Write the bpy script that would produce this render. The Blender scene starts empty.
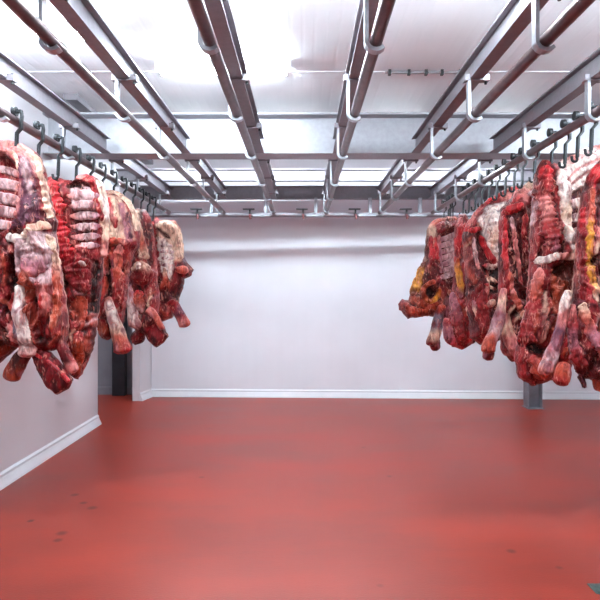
import bpy, bmesh, math, random
import numpy as np
from mathutils import Vector, noise
from mathutils.geometry import delaunay_2d_cdt

random.seed(4)
rng = np.random.default_rng(11)
S = bpy.context.scene
C = S.collection

# ------------------------------------------------------------------ camera, world, exposure
EYE = 1.68
cd = bpy.data.cameras.new('camera')
cd.sensor_width = 36.0
cd.lens = 36.0
cd.shift_x = -3 / 600
cd.shift_y = -8 / 600
cam = bpy.data.objects.new('camera', cd)
cam.location = (0, 0, EYE)
cam.rotation_euler = (math.pi / 2, 0, 0)
C.objects.link(cam)
S.camera = cam

w = bpy.data.worlds.new('world')
w.use_nodes = True
w.node_tree.nodes['Background'].inputs[0].default_value = (.8, .88, 1, 1)
w.node_tree.nodes['Background'].inputs[1].default_value = 0.0
S.world = w
S.view_settings.view_transform = 'Standard'
S.view_settings.look = 'None'
S.view_settings.gamma = 1.0
S.view_settings.use_curve_mapping = False
S.view_settings.exposure = 0.45
TUBE = 116.0                      # radiance of the fluorescent tubes


# ------------------------------------------------------------------ helpers
def lin(c):
    out = []
    for v in c:
        v = v / 255.0
        out.append(v / 12.92 if v <= .04045 else ((v + .055) / 1.055) ** 2.4)
    return out


def tag(o, label=None, cat=None, group=None, kind=None):
    if label: o['label'] = label
    if cat: o['category'] = cat
    if group: o['group'] = group
    if kind: o['kind'] = kind
    return o


def empty(name, loc, label, cat, group=None, kind=None):
    o = bpy.data.objects.new(name, None)
    o.empty_display_size = .1
    o.location = loc
    C.objects.link(o)
    return tag(o, label, cat, group, kind)


class MB:
    """collects vertices and faces of ONE mesh object"""
    def __init__(self):
        self.v = []; self.f = []

    def add(self, vs, fs):
        n = len(self.v)
        self.v += [tuple(p) for p in vs]
        self.f += [tuple(i + n for i in f) for f in fs]
        return self

    def box(self, x0, x1, y0, y1, z0, z1):
        vs = [(x, y, z) for x in (x0, x1) for y in (y0, y1) for z in (z0, z1)]
        return self.add(vs, [(0, 1, 3, 2), (4, 6, 7, 5), (0, 4, 5, 1), (2, 3, 7, 6), (0, 2, 6, 4), (1, 5, 7, 3)])

    def prism(self, poly, axis, a, b):
        """extrude a 2-D polygon along an axis ('x','y','z')"""
        def p(u, v, t):
            return {'x': (t, u, v), 'y': (u, t, v), 'z': (u, v, t)}[axis]
        n = len(poly)
        vs = [p(u, v, a) for u, v in poly] + [p(u, v, b) for u, v in poly]
        fs = [tuple(range(n - 1, -1, -1)), tuple(range(n, 2 * n))]
        fs += [(i, (i + 1) % n, n + (i + 1) % n, n + i) for i in range(n)]
        return self.add(vs, fs)

    def tube(self, pts, r, seg=12):
        vs, fs = tube_geo([Vector(p) for p in pts], [r] * len(pts), seg, cap=False)
        return self.add(vs, fs)

    def strip(self, pts, wdt, thk, across):
        """a flat bar bent along pts; across = direction of its width"""
        pts = [Vector(p) for p in pts]; across = Vector(across).normalized()
        vs = []; fs = []
        for i, p in enumerate(pts):
            t = (pts[min(i + 1, len(pts) - 1)] - pts[max(i - 1, 0)]).normalized()
            n = t.cross(across).normalized()
            for a, b in ((-1, -1), (1, -1), (1, 1), (-1, 1)):
                vs.append(p + across * (a * wdt / 2) + n * (b * thk / 2))
        for i in range(len(pts) - 1):
            for k in range(4):
                fs.append((i * 4 + k, i * 4 + (k + 1) % 4, i * 4 + 4 + (k + 1) % 4, i * 4 + 4 + k))
        fs += [(3, 2, 1, 0), tuple(len(vs) - 4 + k for k in range(4))]
        return self.add(vs, fs)

    def build(self, name, m, parent=None, bevel=0, smooth=False, org=None):
        me = bpy.data.meshes.new(name)
        o_ = Vector(org) if org is not None else (parent.location if parent is not None else Vector((0, 0, 0)))
        if parent is not None and parent.parent is not None and org is None:
            o_ = parent.parent.location
        me.from_pydata([Vector(p) - o_ for p in self.v], [], self.f)
        bm = bmesh.new(); bm.from_mesh(me)
        bmesh.ops.recalc_face_normals(bm, faces=bm.faces)
        bm.to_mesh(me); bm.free()
        me.materials.append(m)
        if smooth:
            me.polygons.foreach_set('use_smooth', [True] * len(me.polygons))
            try: me.set_sharp_from_angle(angle=math.radians(40))
            except Exception: pass
        o = bpy.data.objects.new(name, me)
        C.objects.link(o)
        if parent is not None: o.parent = parent
        elif org is not None: o.location = o_
        if bevel:
            b = o.modifiers.new('b', 'BEVEL'); b.width = bevel; b.segments = 2; b.limit_method = 'ANGLE'
        return o


def tube_geo(pts, rad, seg=12, cap=True, flat=1.0, flatdir=None):
    """tube along pts with radii, rounded ends"""
    pts = list(pts); rad = list(rad)
    if cap:
        d0 = (pts[0] - pts[1]).normalized(); d1 = (pts[-1] - pts[-2]).normalized()
        r0, r1 = rad[0], rad[-1]
        a_ = [(.28, .95), (.46, .78), (.55, .35)]
        head = [(pts[0] + d0 * r0 * a, r0 * s) for a, s in reversed(a_)]
        tail = [(pts[-1] + d1 * r1 * a, r1 * s) for a, s in a_]
        pts = [h[0] for h in head] + pts + [t[0] for t in tail]
        rad = [h[1] for h in head] + rad + [t[1] for t in tail]
    n = len(pts)
    vs = []; fs = []
    t = (pts[1] - pts[0]).normalized()
    ref = Vector((0, 1, 0)) if abs(t.y) < .9 else Vector((1, 0, 0))
    u = t.cross(ref).normalized()
    for i in range(n):
        t = (pts[min(i + 1, n - 1)] - pts[max(i - 1, 0)])
        t = t.normalized() if t.length > 1e-9 else Vector((0, 0, 1))
        u = (u - t * u.dot(t)).normalized()
        v = t.cross(u)
        for k in range(seg):
            a = 2 * math.pi * k / seg
            q = (u * math.cos(a) + v * math.sin(a)) * rad[i]
            if flat != 1.0: q = Vector((q.x, q.y * flat, q.z))
            vs.append(pts[i] + q)
    for i in range(n - 1):
        for k in range(seg):
            fs.append((i * seg + k, i * seg + (k + 1) % seg, (i + 1) * seg + (k + 1) % seg, (i + 1) * seg + k))
    fs.append(tuple(range(seg - 1, -1, -1)))
    fs.append(tuple((n - 1) * seg + k for k in range(seg)))
    return vs, fs


# ------------------------------------------------------------------ materials
def mat(name, col, rough=.5, metal=0.0, var=.08, scale=6.0, bump=0.0, bscale=60.0, stretch=(1, 1, 1), spec=.5, col2=None):
    m = bpy.data.materials.new(name); m.use_nodes = True
    nt = m.node_tree; b = nt.nodes['Principled BSDF']
    b.inputs['Roughness'].default_value = rough
    b.inputs['Metallic'].default_value = metal
    b.inputs['Specular IOR Level'].default_value = spec
    tc = nt.nodes.new('ShaderNodeTexCoord'); mp = nt.nodes.new('ShaderNodeMapping')
    mp.inputs['Scale'].default_value = stretch
    nt.links.new(tc.outputs['Object'], mp.inputs[0])
    nz = nt.nodes.new('ShaderNodeTexNoise'); nz.inputs['Scale'].default_value = scale; nz.inputs['Detail'].default_value = 5
    nt.links.new(mp.outputs[0], nz.inputs['Vector'])
    rp = nt.nodes.new('ShaderNodeValToRGB')
    c = lin(col); c2 = lin(col2) if col2 else [max(0, x * (1 - 2.2 * var)) for x in c]
    rp.color_ramp.elements[0].position = .35; rp.color_ramp.elements[1].position = .65
    rp.color_ramp.elements[0].color = (*c2, 1); rp.color_ramp.elements[1].color = (*c, 1)
    nt.links.new(nz.outputs[0], rp.inputs[0]); nt.links.new(rp.outputs[0], b.inputs['Base Color'])
    if bump:
        n2 = nt.nodes.new('ShaderNodeTexNoise'); n2.inputs['Scale'].default_value = bscale; n2.inputs['Detail'].default_value = 3
        nt.links.new(mp.outputs[0], n2.inputs['Vector'])
        bp = nt.nodes.new('ShaderNodeBump'); bp.inputs['Strength'].default_value = bump; bp.inputs['Distance'].default_value = .01
        nt.links.new(n2.outputs[0], bp.inputs['Height']); nt.links.new(bp.outputs[0], b.inputs['Normal'])
    return m


def emit(name, col, strength):
    m = bpy.data.materials.new(name); m.use_nodes = True
    nt = m.node_tree; b = nt.nodes['Principled BSDF']
    b.inputs['Emission Color'].default_value = (*lin(col), 1)
    b.inputs['Emission Strength'].default_value = strength
    b.inputs['Base Color'].default_value = (.8, .8, .8, 1)
    return m


def floor_mat():
    m = mat('red_epoxy', (206, 66, 54), .42, 0, bump=.12, bscale=90, spec=.3)
    nt = m.node_tree; b = nt.nodes['Principled BSDF']
    tc = nt.nodes.new('ShaderNodeTexCoord')
    big = nt.nodes.new('ShaderNodeTexNoise'); big.inputs['Scale'].default_value = .9; big.inputs['Detail'].default_value = 6
    big.inputs['Roughness'].default_value = .6
    mp = nt.nodes.new('ShaderNodeMapping'); mp.inputs['Scale'].default_value = (.6, 1.5, 1)
    nt.links.new(tc.outputs['Object'], mp.inputs[0]); nt.links.new(mp.outputs[0], big.inputs['Vector'])
    rp = nt.nodes.new('ShaderNodeValToRGB')
    rp.color_ramp.elements[0].position = .28; rp.color_ramp.elements[0].color = (*lin((114, 37, 27)), 1)
    rp.color_ramp.elements[1].position = .66; rp.color_ramp.elements[1].color = (*lin((148, 50, 36)), 1)
    nt.links.new(big.outputs[0], rp.inputs[0])
    # small dark scuffs
    vo = nt.nodes.new('ShaderNodeTexVoronoi'); vo.inputs['Scale'].default_value = 1.7
    nt.links.new(tc.outputs['Object'], vo.inputs['Vector'])
    r2 = nt.nodes.new('ShaderNodeValToRGB')
    r2.color_ramp.elements[0].position = .02; r2.color_ramp.elements[0].color = (.55, .5, .5, 1)
    r2.color_ramp.elements[1].position = .055; r2.color_ramp.elements[1].color = (1, 1, 1, 1)
    nt.links.new(vo.outputs['Distance'], r2.inputs[0])
    mx = nt.nodes.new('ShaderNodeMix'); mx.data_type = 'RGBA'; mx.blend_type = 'MULTIPLY'; mx.inputs[0].default_value = 1
    nt.links.new(rp.outputs[0], mx.inputs[6]); nt.links.new(r2.outputs[0], mx.inputs[7])
    # a few dried drips on the floor
    last = None
    for (x, y, r) in ((-1.89, 4.97, .045), (-1.75, 4.78, .04), (-1.64, 4.67, .05), (-1.68, 4.18, .05), (-1.66, 4.06, .04), (1.35, 3.89, .04), (-2.0, 4.4, .03)):
        ds = nt.nodes.new('ShaderNodeVectorMath'); ds.operation = 'DISTANCE'; ds.inputs[1].default_value = (x, y, 0)
        nt.links.new(tc.outputs['Object'], ds.inputs[0])
        sc_ = nt.nodes.new('ShaderNodeMath'); sc_.operation = 'DIVIDE'; sc_.inputs[1].default_value = r
        nt.links.new(ds.outputs['Value'], sc_.inputs[0])
        if last is None: last = sc_
        else:
            mn = nt.nodes.new('ShaderNodeMath'); mn.operation = 'MINIMUM'
            nt.links.new(last.outputs[0], mn.inputs[0]); nt.links.new(sc_.outputs[0], mn.inputs[1]); last = mn
    r3 = nt.nodes.new('ShaderNodeValToRGB')
    r3.color_ramp.elements[0].position = .35; r3.color_ramp.elements[0].color = (.42, .36, .38, 1)
    r3.color_ramp.elements[1].position = 1.0; r3.color_ramp.elements[1].color = (1, 1, 1, 1)
    nt.links.new(last.outputs[0], r3.inputs[0])
    my = nt.nodes.new('ShaderNodeMix'); my.data_type = 'RGBA'; my.blend_type = 'MULTIPLY'; my.inputs[0].default_value = 1
    nt.links.new(mx.outputs[2], my.inputs[6]); nt.links.new(r3.outputs[0], my.inputs[7])
    nt.links.new(my.outputs[2], b.inputs['Base Color'])
    rr = nt.nodes.new('ShaderNodeMapRange'); rr.inputs[3].default_value = .30; rr.inputs[4].default_value = .5
    nt.links.new(big.outputs[0], rr.inputs[0]); nt.links.new(rr.outputs[0], b.inputs['Roughness'])
    return m


def ribbed(name, col, axis, period, strength, rough=.4):
    """smooth sheet panel with shallow pressed ribs running along the other axis"""
    m = mat(name, col, rough, 0, var=.02, scale=1.5)
    nt = m.node_tree; b = nt.nodes['Principled BSDF']
    tc = nt.nodes.new('ShaderNodeTexCoord')
    wv = nt.nodes.new('ShaderNodeTexWave'); wv.bands_direction = axis
    wv.inputs['Scale'].default_value = 2 * math.pi / (20 * period); wv.inputs['Distortion'].default_value = 0
    nt.links.new(tc.outputs['Object'], wv.inputs['Vector'])
    rp = nt.nodes.new('ShaderNodeValToRGB')
    rp.color_ramp.elements[0].position = .0; rp.color_ramp.elements[1].position = .3
    nt.links.new(wv.outputs[1], rp.inputs[0])
    bp = nt.nodes.new('ShaderNodeBump'); bp.inputs['Strength'].default_value = strength; bp.inputs['Distance'].default_value = .008
    nt.links.new(rp.outputs[0], bp.inputs['Height']); nt.links.new(bp.outputs[0], b.inputs['Normal'])
    return m


M = dict(
    floor=floor_mat(),
    ceil=ribbed('white_ceiling_panel', (236, 237, 240), 'X', .09, .12),
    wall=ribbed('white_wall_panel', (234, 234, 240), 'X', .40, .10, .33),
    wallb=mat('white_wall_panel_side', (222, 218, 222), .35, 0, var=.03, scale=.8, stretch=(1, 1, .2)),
    cove=mat('white_plastic_coving', (226, 226, 230), .35, 0, var=.02),
    galv=mat('galvanised_steel', (134, 128, 134), .46, .4, var=.05, scale=22, bump=.05),
    pipe=mat('galvanised_pipe', (116, 92, 93), .32, .75, var=.12, scale=14, bump=.04),
    bar=mat('bright_zinc_bar', (186, 190, 196), .38, .6, var=.08, scale=25),
    girder=mat('pale_girder_steel', (164, 163, 169), .44, .4, var=.05, scale=22, bump=.05),
    hook=mat('dark_hook_steel', (42, 44, 48), .42, .5, var=.2, scale=40),
    roller=mat('black_nylon_roller', (40, 42, 46), .45, .2, var=.1),
    col=mat('grey_column_steel', (124, 122, 130), .5, .25, var=.1, scale=8),
    dark=mat('dark_door_skin', (52, 52, 58), .45, .1, var=.1),
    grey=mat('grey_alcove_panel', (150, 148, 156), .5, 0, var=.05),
    lampbody=mat('white_lamp_housing', (232, 234, 236), .4, 0, var=.01),
    tube=emit('lit_fluorescent_tube', (228, 245, 255), TUBE),
    red=mat('red_switch_handle', (112, 48, 50), .4, 0, var=.1),
    drain=mat('drain_steel', (92, 120, 118), .35, .7, var=.15, scale=30),
)

# ------------------------------------------------------------------ room shell
HC = EYE + 1.95
XL = -2.61
tag(MB().box(-6.2, 5.6, -4.1, 10.3, -.12, 0).build('floor', M['floor']), kind='structure')
tag(MB().box(-6.2, 5.6, -4.1, 10.3, HC, HC + .1).build('ceiling', M['ceil']), kind='structure')
# back wall runs slightly askew
P0 = Vector((-2.44, 9.66, 0)); P1 = Vector((5.5, 9.38, 0))


def askew(name, m, prof, a=0.0, b=1.0, kind='structure'):
    """profile (offset towards the room, height) swept along the back wall"""
    d = (P1 - P0).normalized(); nrm = Vector((d.y, -d.x, 0))
    A = P0.lerp(P1, a); B = P0.lerp(P1, b)
    vs = [p + nrm * u + Vector((0, 0, h)) for p in (A, B) for u, h in prof]
    n = len(prof)
    fs = [tuple(range(n)), tuple(range(2 * n - 1, n - 1, -1))] + [(i, (i + 1) % n, n + (i + 1) % n, n + i) for i in range(n)]
    return tag(MB().add(vs, fs).build(name, m), kind=kind)


askew('wall_back', M['wall'], [(0, 0), (0, HC), (-.12, HC), (-.12, 0)])
COVE = [(0, 0), (.05, 0), (.045, .02), (.016, .085), (.016, .105), (0, .125)]
askew('baseboard_back', M['cove'], COVE)
# left wall up to the opening, lintel over it, short return by the corner
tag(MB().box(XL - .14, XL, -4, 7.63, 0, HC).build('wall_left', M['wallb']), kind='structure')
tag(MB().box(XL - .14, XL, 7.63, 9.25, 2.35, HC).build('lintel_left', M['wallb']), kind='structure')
tag(MB().add([(-2.52, 9.25, 0), (-2.44, 9.72, 0), (-2.63, 9.72, 0), (-2.63, 9.25, 0),
              (-2.52, 9.25, HC), (-2.44, 9.72, HC), (-2.63, 9.72, HC), (-2.63, 9.25, HC)],
             [(0, 1, 2, 3), (4, 7, 6, 5), (0, 4, 5, 1), (1, 5, 6, 2), (2, 6, 7, 3), (3, 7, 4, 0)]).build('wall_return', M['wallb']), kind='structure')
tag(MB().prism([(XL, 0), (XL + .05, 0), (XL + .045, .02), (XL + .016, .085), (XL + .016, .105), (XL, .125)], 'y', -4, 7.63).build('baseboard_left', M['cove']), kind='structure')
bb = MB()
for (x, y) in ((-2.52, 9.25), (-2.44, 9.69)):
    pass
d_ = Vector((.08, .47, 0)).normalized(); n_ = Vector((d_.y, -d_.x, 0))
vs = [Vector(p) + n_ * u + Vector((0, 0, h)) for p in ((-2.52, 9.25, 0), (-2.445, 9.69, 0)) for u, h in COVE]
n = len(COVE)
bb.add(vs, [tuple(range(n)), tuple(range(2 * n - 1, n - 1, -1))] + [(i, (i + 1) % n, n + (i + 1) % n, n + i) for i in range(n)])
tag(bb.build('baseboard_return', M['cove']), kind='structure')
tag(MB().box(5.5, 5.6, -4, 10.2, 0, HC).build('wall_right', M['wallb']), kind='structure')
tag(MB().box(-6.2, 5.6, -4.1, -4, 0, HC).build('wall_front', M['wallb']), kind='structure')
# side passage behind the opening
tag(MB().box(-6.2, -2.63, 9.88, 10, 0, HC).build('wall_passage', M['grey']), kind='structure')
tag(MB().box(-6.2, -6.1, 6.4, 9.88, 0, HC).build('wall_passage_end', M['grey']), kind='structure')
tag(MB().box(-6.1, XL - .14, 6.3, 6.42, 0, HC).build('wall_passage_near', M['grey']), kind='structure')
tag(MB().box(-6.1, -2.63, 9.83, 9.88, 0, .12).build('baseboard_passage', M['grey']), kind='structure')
dr = MB().box(-3.09, -2.88, 9.70, 9.825, .0, 2.3).build('door_1', M['dark'], bevel=.008)
tag(dr, kind='structure')
hd = MB().box(-2.92, -2.905, 9.64, 9.70, 1.0, 1.12).build('door_handle', M['hook'], dr, org=(0, 0, 0), bevel=.004)
# thin joint strip across the ceiling panels
tag(MB().box(XL, 5.5, 5.3, 5.325, HC - .006, HC).build('trim_1', M['cove']), kind='structure')


# ------------------------------------------------------------------ steelwork
def ibeam(name, label, group, axis, a, b, pos, z0, z1, fl, tf=.010, tw=.008, parts=()):
    h = fl / 2; t = tw / 2
    prof = [(-h, z0), (h, z0), (h, z0 + tf), (t, z0 + tf), (t, z1 - tf), (h, z1 - tf), (h, z1), (-h, z1), (-h, z1 - tf),
            (-t, z1 - tf), (-t, z0 + tf), (-h, z0 + tf)]
    org = (pos, a, z0) if axis == 'y' else (a, pos, z0)
    prof = [(u + pos, z) for u, z in prof]
    o = MB().prism(prof, axis, a, b).build(name, M['girder' if fl > .12 else 'galv'], org=org)
    return tag(o, label, 'steel beam', group, 'thing')


ZB = EYE + 1.39
RX = [-1.97, -1.17, -.433, .34, 1.13, 1.91]
PZ = EYE + 1.17
ordn = ['leftmost', 'second from the left', 'third from the left', 'fourth from the left', 'fifth from the left', 'rightmost']
ibeam('cross_beam', 'deep pale grey steel girder spanning the room, nearest of the cross girders', 'cross girders', 'x', XL, 5.5, 6.15, ZB, EYE + 1.80, .28, .019, .012)
ibeam('cross_beam', 'slim steel cross beam lying on top of the long beams, behind the deep girder', 'cross girders', 'x', XL, 5.5, 8.42, EYE + 1.555, EYE + 1.72, .10)
ibeam('cross_beam', 'grey steel cross beam at the far end, just above the cross pipe', 'cross girders', 'x', -2.44, 5.5, 9.0, ZB, EYE + 1.59, .10)
for i, x in enumerate(RX):
    ibeam('long_beam', f'grey steel beam above the {ordn[i]} pipe rail, before the deep girder', 'near long beams', 'y', -1.5, 6.007, x, ZB, ZB + .15, .085)
    ibeam('long_beam', f'grey steel beam above the {ordn[i]} pipe rail, behind the deep girder', 'far long beams', 'y', 6.293, 8.945, x, ZB, ZB + .15, .085)

HY = [1.67, 2.8, 3.93, 5.06, 6.34, 7.32, 8.45]
RP = .031
railnames = ['galvanised pipe rail over the left row of meat, carrying hooks',
             'empty galvanised pipe rail next to the left row of meat',
             'empty galvanised pipe rail just left of the room centre',
             'empty galvanised pipe rail just right of the room centre',
             'empty galvanised pipe rail next to the right row of meat',
             'galvanised pipe rail over the right row of meat, carrying hooks']
for i, x in enumerate(RX):
    t = empty('pipe_rail', (x, 0, PZ), railnames[i], 'overhead rail', 'overhead pipe rails')
    MB().tube([(x, y, PZ) for y in np.linspace(-1.5, 8.82, 12)], RP, 16).build('rail_pipe', M['pipe'], t, smooth=True)
    for y in HY:
        bx = x - RP - .014
        pts = [(bx, y, ZB - .004), (bx, y, PZ + .02), (bx, y, PZ - .012)]
        for k in range(1, 7):
            a = math.pi + k / 6 * math.pi * .78
            pts.append((x + math.cos(a) * (RP + .014), y, PZ - .004 + math.sin(a) * (RP + .010)))
        h = MB().strip(pts, .05, .018, (0, 1, 0)).build('hanger', M['bar'], t)
        cl = MB().box(x - .075, x + .085, y - .03, y + .03, ZB - .012, ZB - .001)
        cl.box(x + .045, x + .085, y - .03, y + .03, ZB - .001, ZB + .028)
        cl.box(x - .075, x - .045, y - .03, y + .03, ZB - .001, ZB + .028)
        cl.build('clamp', M['galv'], h)
        MB().tube([(x + .066, y, ZB - .03), (x + .066, y, ZB + .04)], .009, 8).build('bolt', M['hook'], h)

# cross pipe at the far end with its hangers and switches
t = empty('cross_rail', (0, 8.87, PZ - .03), 'galvanised cross pipe joining the rail ends before the back wall', 'overhead rail')
MB().tube([(x, 8.87, PZ - .03) for x in np.linspace(-2.4, 3.9, 10)], .036, 14).build('rail_pipe', M['galv'], t, smooth=True)
for x in (-2.2, -1.35, -.55, .19, .99, 1.73, 2.6, 3.5):
    MB().box(x - .022, x + .022, 8.83, 8.91, PZ - .005, ZB - .001).build('hanger', M['bar'], t)
for i, x in enumerate((-1.55, -.78, 0, .77, 1.52)):
    t2 = empty('rail_switch', (x, 8.80, PZ), 'small rail switch with a dark tee plate, ' + ['left of the second pipe rail', 'between second and third pipe rails', 'between the two centre pipe rails', 'between fourth and fifth pipe rails', 'between fifth and sixth pipe rails'][i], 'rail switch', 'rail switches')
    MB().box(x - .10, x + .07, 8.755, 8.825, PZ + .035, PZ + .05).box(x - .012, x + .012, 8.785, 8.825, PZ - .07, PZ + .04).build('tee_plate', M['hook'], t2)
    MB().tube([(x, 8.80, PZ - .03), (x + .01, 8.79, PZ - .10)], .018, 10).build('switch_handle', M['red'], t2, smooth=True)
    MB().box(x + .05, x + .30, 8.785, 8.825, PZ - .06, PZ - .04).build('switch_tongue', M['bar'], t2)

# column on the right
t = empty('steel_column', (3.34, 8.72, 0), 'grey steel column standing on the red floor behind the right row of meat', 'column', None, 'thing')
prof = [(-.1, -.1), (.1, -.1), (.1, -.085), (.006, -.085), (.006, .085), (.1, .085), (.1, .1), (-.1, .1), (-.1, .085), (-.006, .085), (-.006, -.085), (-.1, -.085)]
MB().prism([(3.34 + v, 8.72 + u) for u, v in prof], 'z', .012, ZB).build('shaft', M['col'], t)
MB().box(3.22, 3.46, 8.60, 8.84, 0, .012).build('base_plate', M['col'], t)

# ceiling duct on the left
t = empty('cable_duct', (-2.28, 5.9, HC), 'long grey cable duct fixed to the ceiling above the left row', 'cable duct')
MB().box(-2.34, -2.22, 5.9, 8.9, HC - .06, HC).build('duct_body', M['galv'], t)
MB().box(-2.35, -2.21, 5.88, 5.9, HC - .065, HC).build('end_cap', M['galv'], t)


# ------------------------------------------------------------------ lamps
def lamp(x0, x1, y, label, lit=True, drop=.0):
    t = empty('fluorescent_lamp', ((x0 + x1) / 2, y, HC), label, 'ceiling lamp', 'fluorescent ceiling lamps')
    hw = .06 if not drop else .03
    ty = .035 if not drop else .06
    MB().box(x0, x1, y - hw, y + hw, HC - .05 - drop, HC - drop).build('housing', M['lampbody'], t, bevel=.006)
    if drop:
        for xx in (x0 + .2, x1 - .2):
            MB().tube([(xx, y, HC - drop), (xx, y, HC)], .006, 8).build('suspension_rod', M['bar'], t)
    for s in (-1, 1):
        MB().tube([(x0 + .04, y + s * ty, HC - .075 - drop), (x1 - .04, y + s * ty, HC - .075 - drop)], .016, 10).build('tube', M['tube'], t, smooth=True)
    for xx in (x0 + .02, x1 - .02):
        MB().box(xx - .02, xx + .02, y - ty - .02, y + ty + .02, HC - .095 - drop, HC - .05 - drop).build('tube_socket', M['lampbody'], t)
    return t


lamp(-1.25, -.10, 5.12, 'lit fluorescent batten on the ceiling behind the second and third rails')
lamp(-2.45, -1.35, 4.4, 'lit fluorescent batten on the ceiling between the first and second rails')
lamp(-2.15, -1.05, 7.85, 'lit fluorescent batten beyond the deep girder, over the left row')
lamp(-.95, .25, 7.85, 'lit fluorescent batten beyond the deep girder, left of centre')
lamp(.45, 1.65, 7.85, 'lit fluorescent batten beyond the deep girder, right of centre')
lamp(1.9, 3.1, 7.85, 'lit fluorescent batten beyond the deep girder, over the right row')
lamp(-2.5, -1.3, 3.2, 'added fluorescent batten out of view, brightening the near ceiling, over the left row', drop=.26)  # row of four hung battens added out of view to brighten the ceiling
lamp(-.9, .3, 3.2, 'added fluorescent batten out of view, brightening the near ceiling, left of centre', drop=.26)
lamp(.6, 1.8, 3.2, 'added fluorescent batten out of view, brightening the near ceiling, right of centre', drop=.26)
lamp(2.2, 3.4, 3.2, 'added fluorescent batten out of view, brightening the near ceiling, beyond the right row', drop=.26)
lamp(-1.5, -.3, -.8, 'lit fluorescent batten on the ceiling behind the viewer, left side')
lamp(.6, 1.8, -.8, 'lit fluorescent batten on the ceiling behind the viewer, right side')
lamp(2.6, 3.8, 4.6, 'lit fluorescent batten on the ceiling beyond the right row of meat')
lamp(-4.8, -3.6, 8.2, 'added unseen fluorescent batten brightening the side passage')  # unseen lamp added to give the passage some light
# thin conduit strip on the ceiling at the right
t = empty('ceiling_conduit', (1.1, 5.27, HC), 'thin grey conduit with clips on the ceiling, right of centre', 'conduit')
MB().tube([(.72, 5.27, HC - .02), (1.42, 5.27, HC - .02)], .012, 10).build('conduit_pipe', M['galv'], t, smooth=True)
for x in (.76, .93, 1.08, 1.22, 1.38):
    MB().box(x - .012, x + .012, 5.25, 5.29, HC - .045, HC).build('clip', M['hook'], t)

# floor drain at the lower right edge of the view
t = empty('floor_drain', (1.70, 3.36, 0), 'small teal grey metal drain set in the red floor, near right', 'drain')
MB().box(1.632, 1.80, 3.335, 3.455, -.01, .004).build('drain_rim', M['drain'], t, bevel=.004)
g = MB()
for k in range(5):
    g.box(1.645 + k * .03, 1.662 + k * .03, 3.345, 3.445, .002, .007)
g.build('grate', M['drain'], t)


# ------------------------------------------------------------------ hooks
def hook(x, y, label, group, drop=.20, tip=.05, side=1):
    t = empty('meat_hook', (x, y, PZ), label, 'meat hook', group)
    r = .032
    wz = PZ + RP + .032
    n = 16
    ring = [(x + side * 0, y + math.cos(2 * math.pi * k / n) * r, wz + math.sin(2 * math.pi * k / n) * r) for k in range(n)]
    MB().prism([(p[1], p[2]) for p in ring], 'x', x - .014, x + .014).build('roller', M['roller'], t, smooth=True)
    sx = x + side * (RP + .014)
    MB().strip([(x + side * .012, y, wz), (sx, y, wz + .004), (sx + side * .004, y, wz - .03), (sx, y, PZ), (sx, y, PZ - .05), (x + side * .016, y, PZ - .085), (x + side * .01, y, PZ - drop)], .030, .016, (0, 1, 0)).build('strap', M['hook'], t)
    z0 = PZ - drop
    pts = [(x + side * .01, y, z0 + .015), (x + side * .01, y, z0 - .005)]
    for k in range(1, 8):
        a = -k / 7 * math.pi * 1.05
        pts.append((x + side * .01 - .02 + .02 * math.cos(a), y - .004, z0 - .008 + .02 * math.sin(a)))
    pts.append((x + side * .01 - .042, y - .004, z0 + .012))
    MB().tube(pts, .010, 8).build('hook_tip', M['hook'], t, smooth=True)
    return t


lh = [4.1, 4.44, 4.8, 5.18, 5.52, 5.85, 6.2, 6.55, 6.9, 7.25, 7.55, 7.85]
rh = [4.0, 4.2, 4.4, 4.64, 4.98, 5.26, 5.46, 5.70, 5.95, 6.2, 6.45, 6.7, 6.95, 7.2, 7.85, 7.7, 7.95, 8.2]
NTH = ['nearest', 'second', 'third', 'fourth', 'fifth', 'sixth', 'seventh', 'eighth', 'ninth', 'tenth', 'eleventh', 'twelfth', 'thirteenth', 'fourteenth', 'fifteenth', 'sixteenth', 'seventeenth', 'last']
for i, y in enumerate(lh):
    nm = 'farthest' if i == len(lh) - 1 else NTH[i]
    hook(RX[0], y, f'dark steel roller hook on the left meat rail, {nm} counted from the near end', 'hooks on the left meat rail', drop=(.20, .20, .24, .22)[i % 4])
for i, y in enumerate(rh):
    nm = 'farthest' if i == len(rh) - 1 else NTH[i]
    hook(RX[5], y, f'black steel roller hook on the right meat rail, {nm} counted from the near end', 'hooks on the right meat rail', drop=.23)


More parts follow.
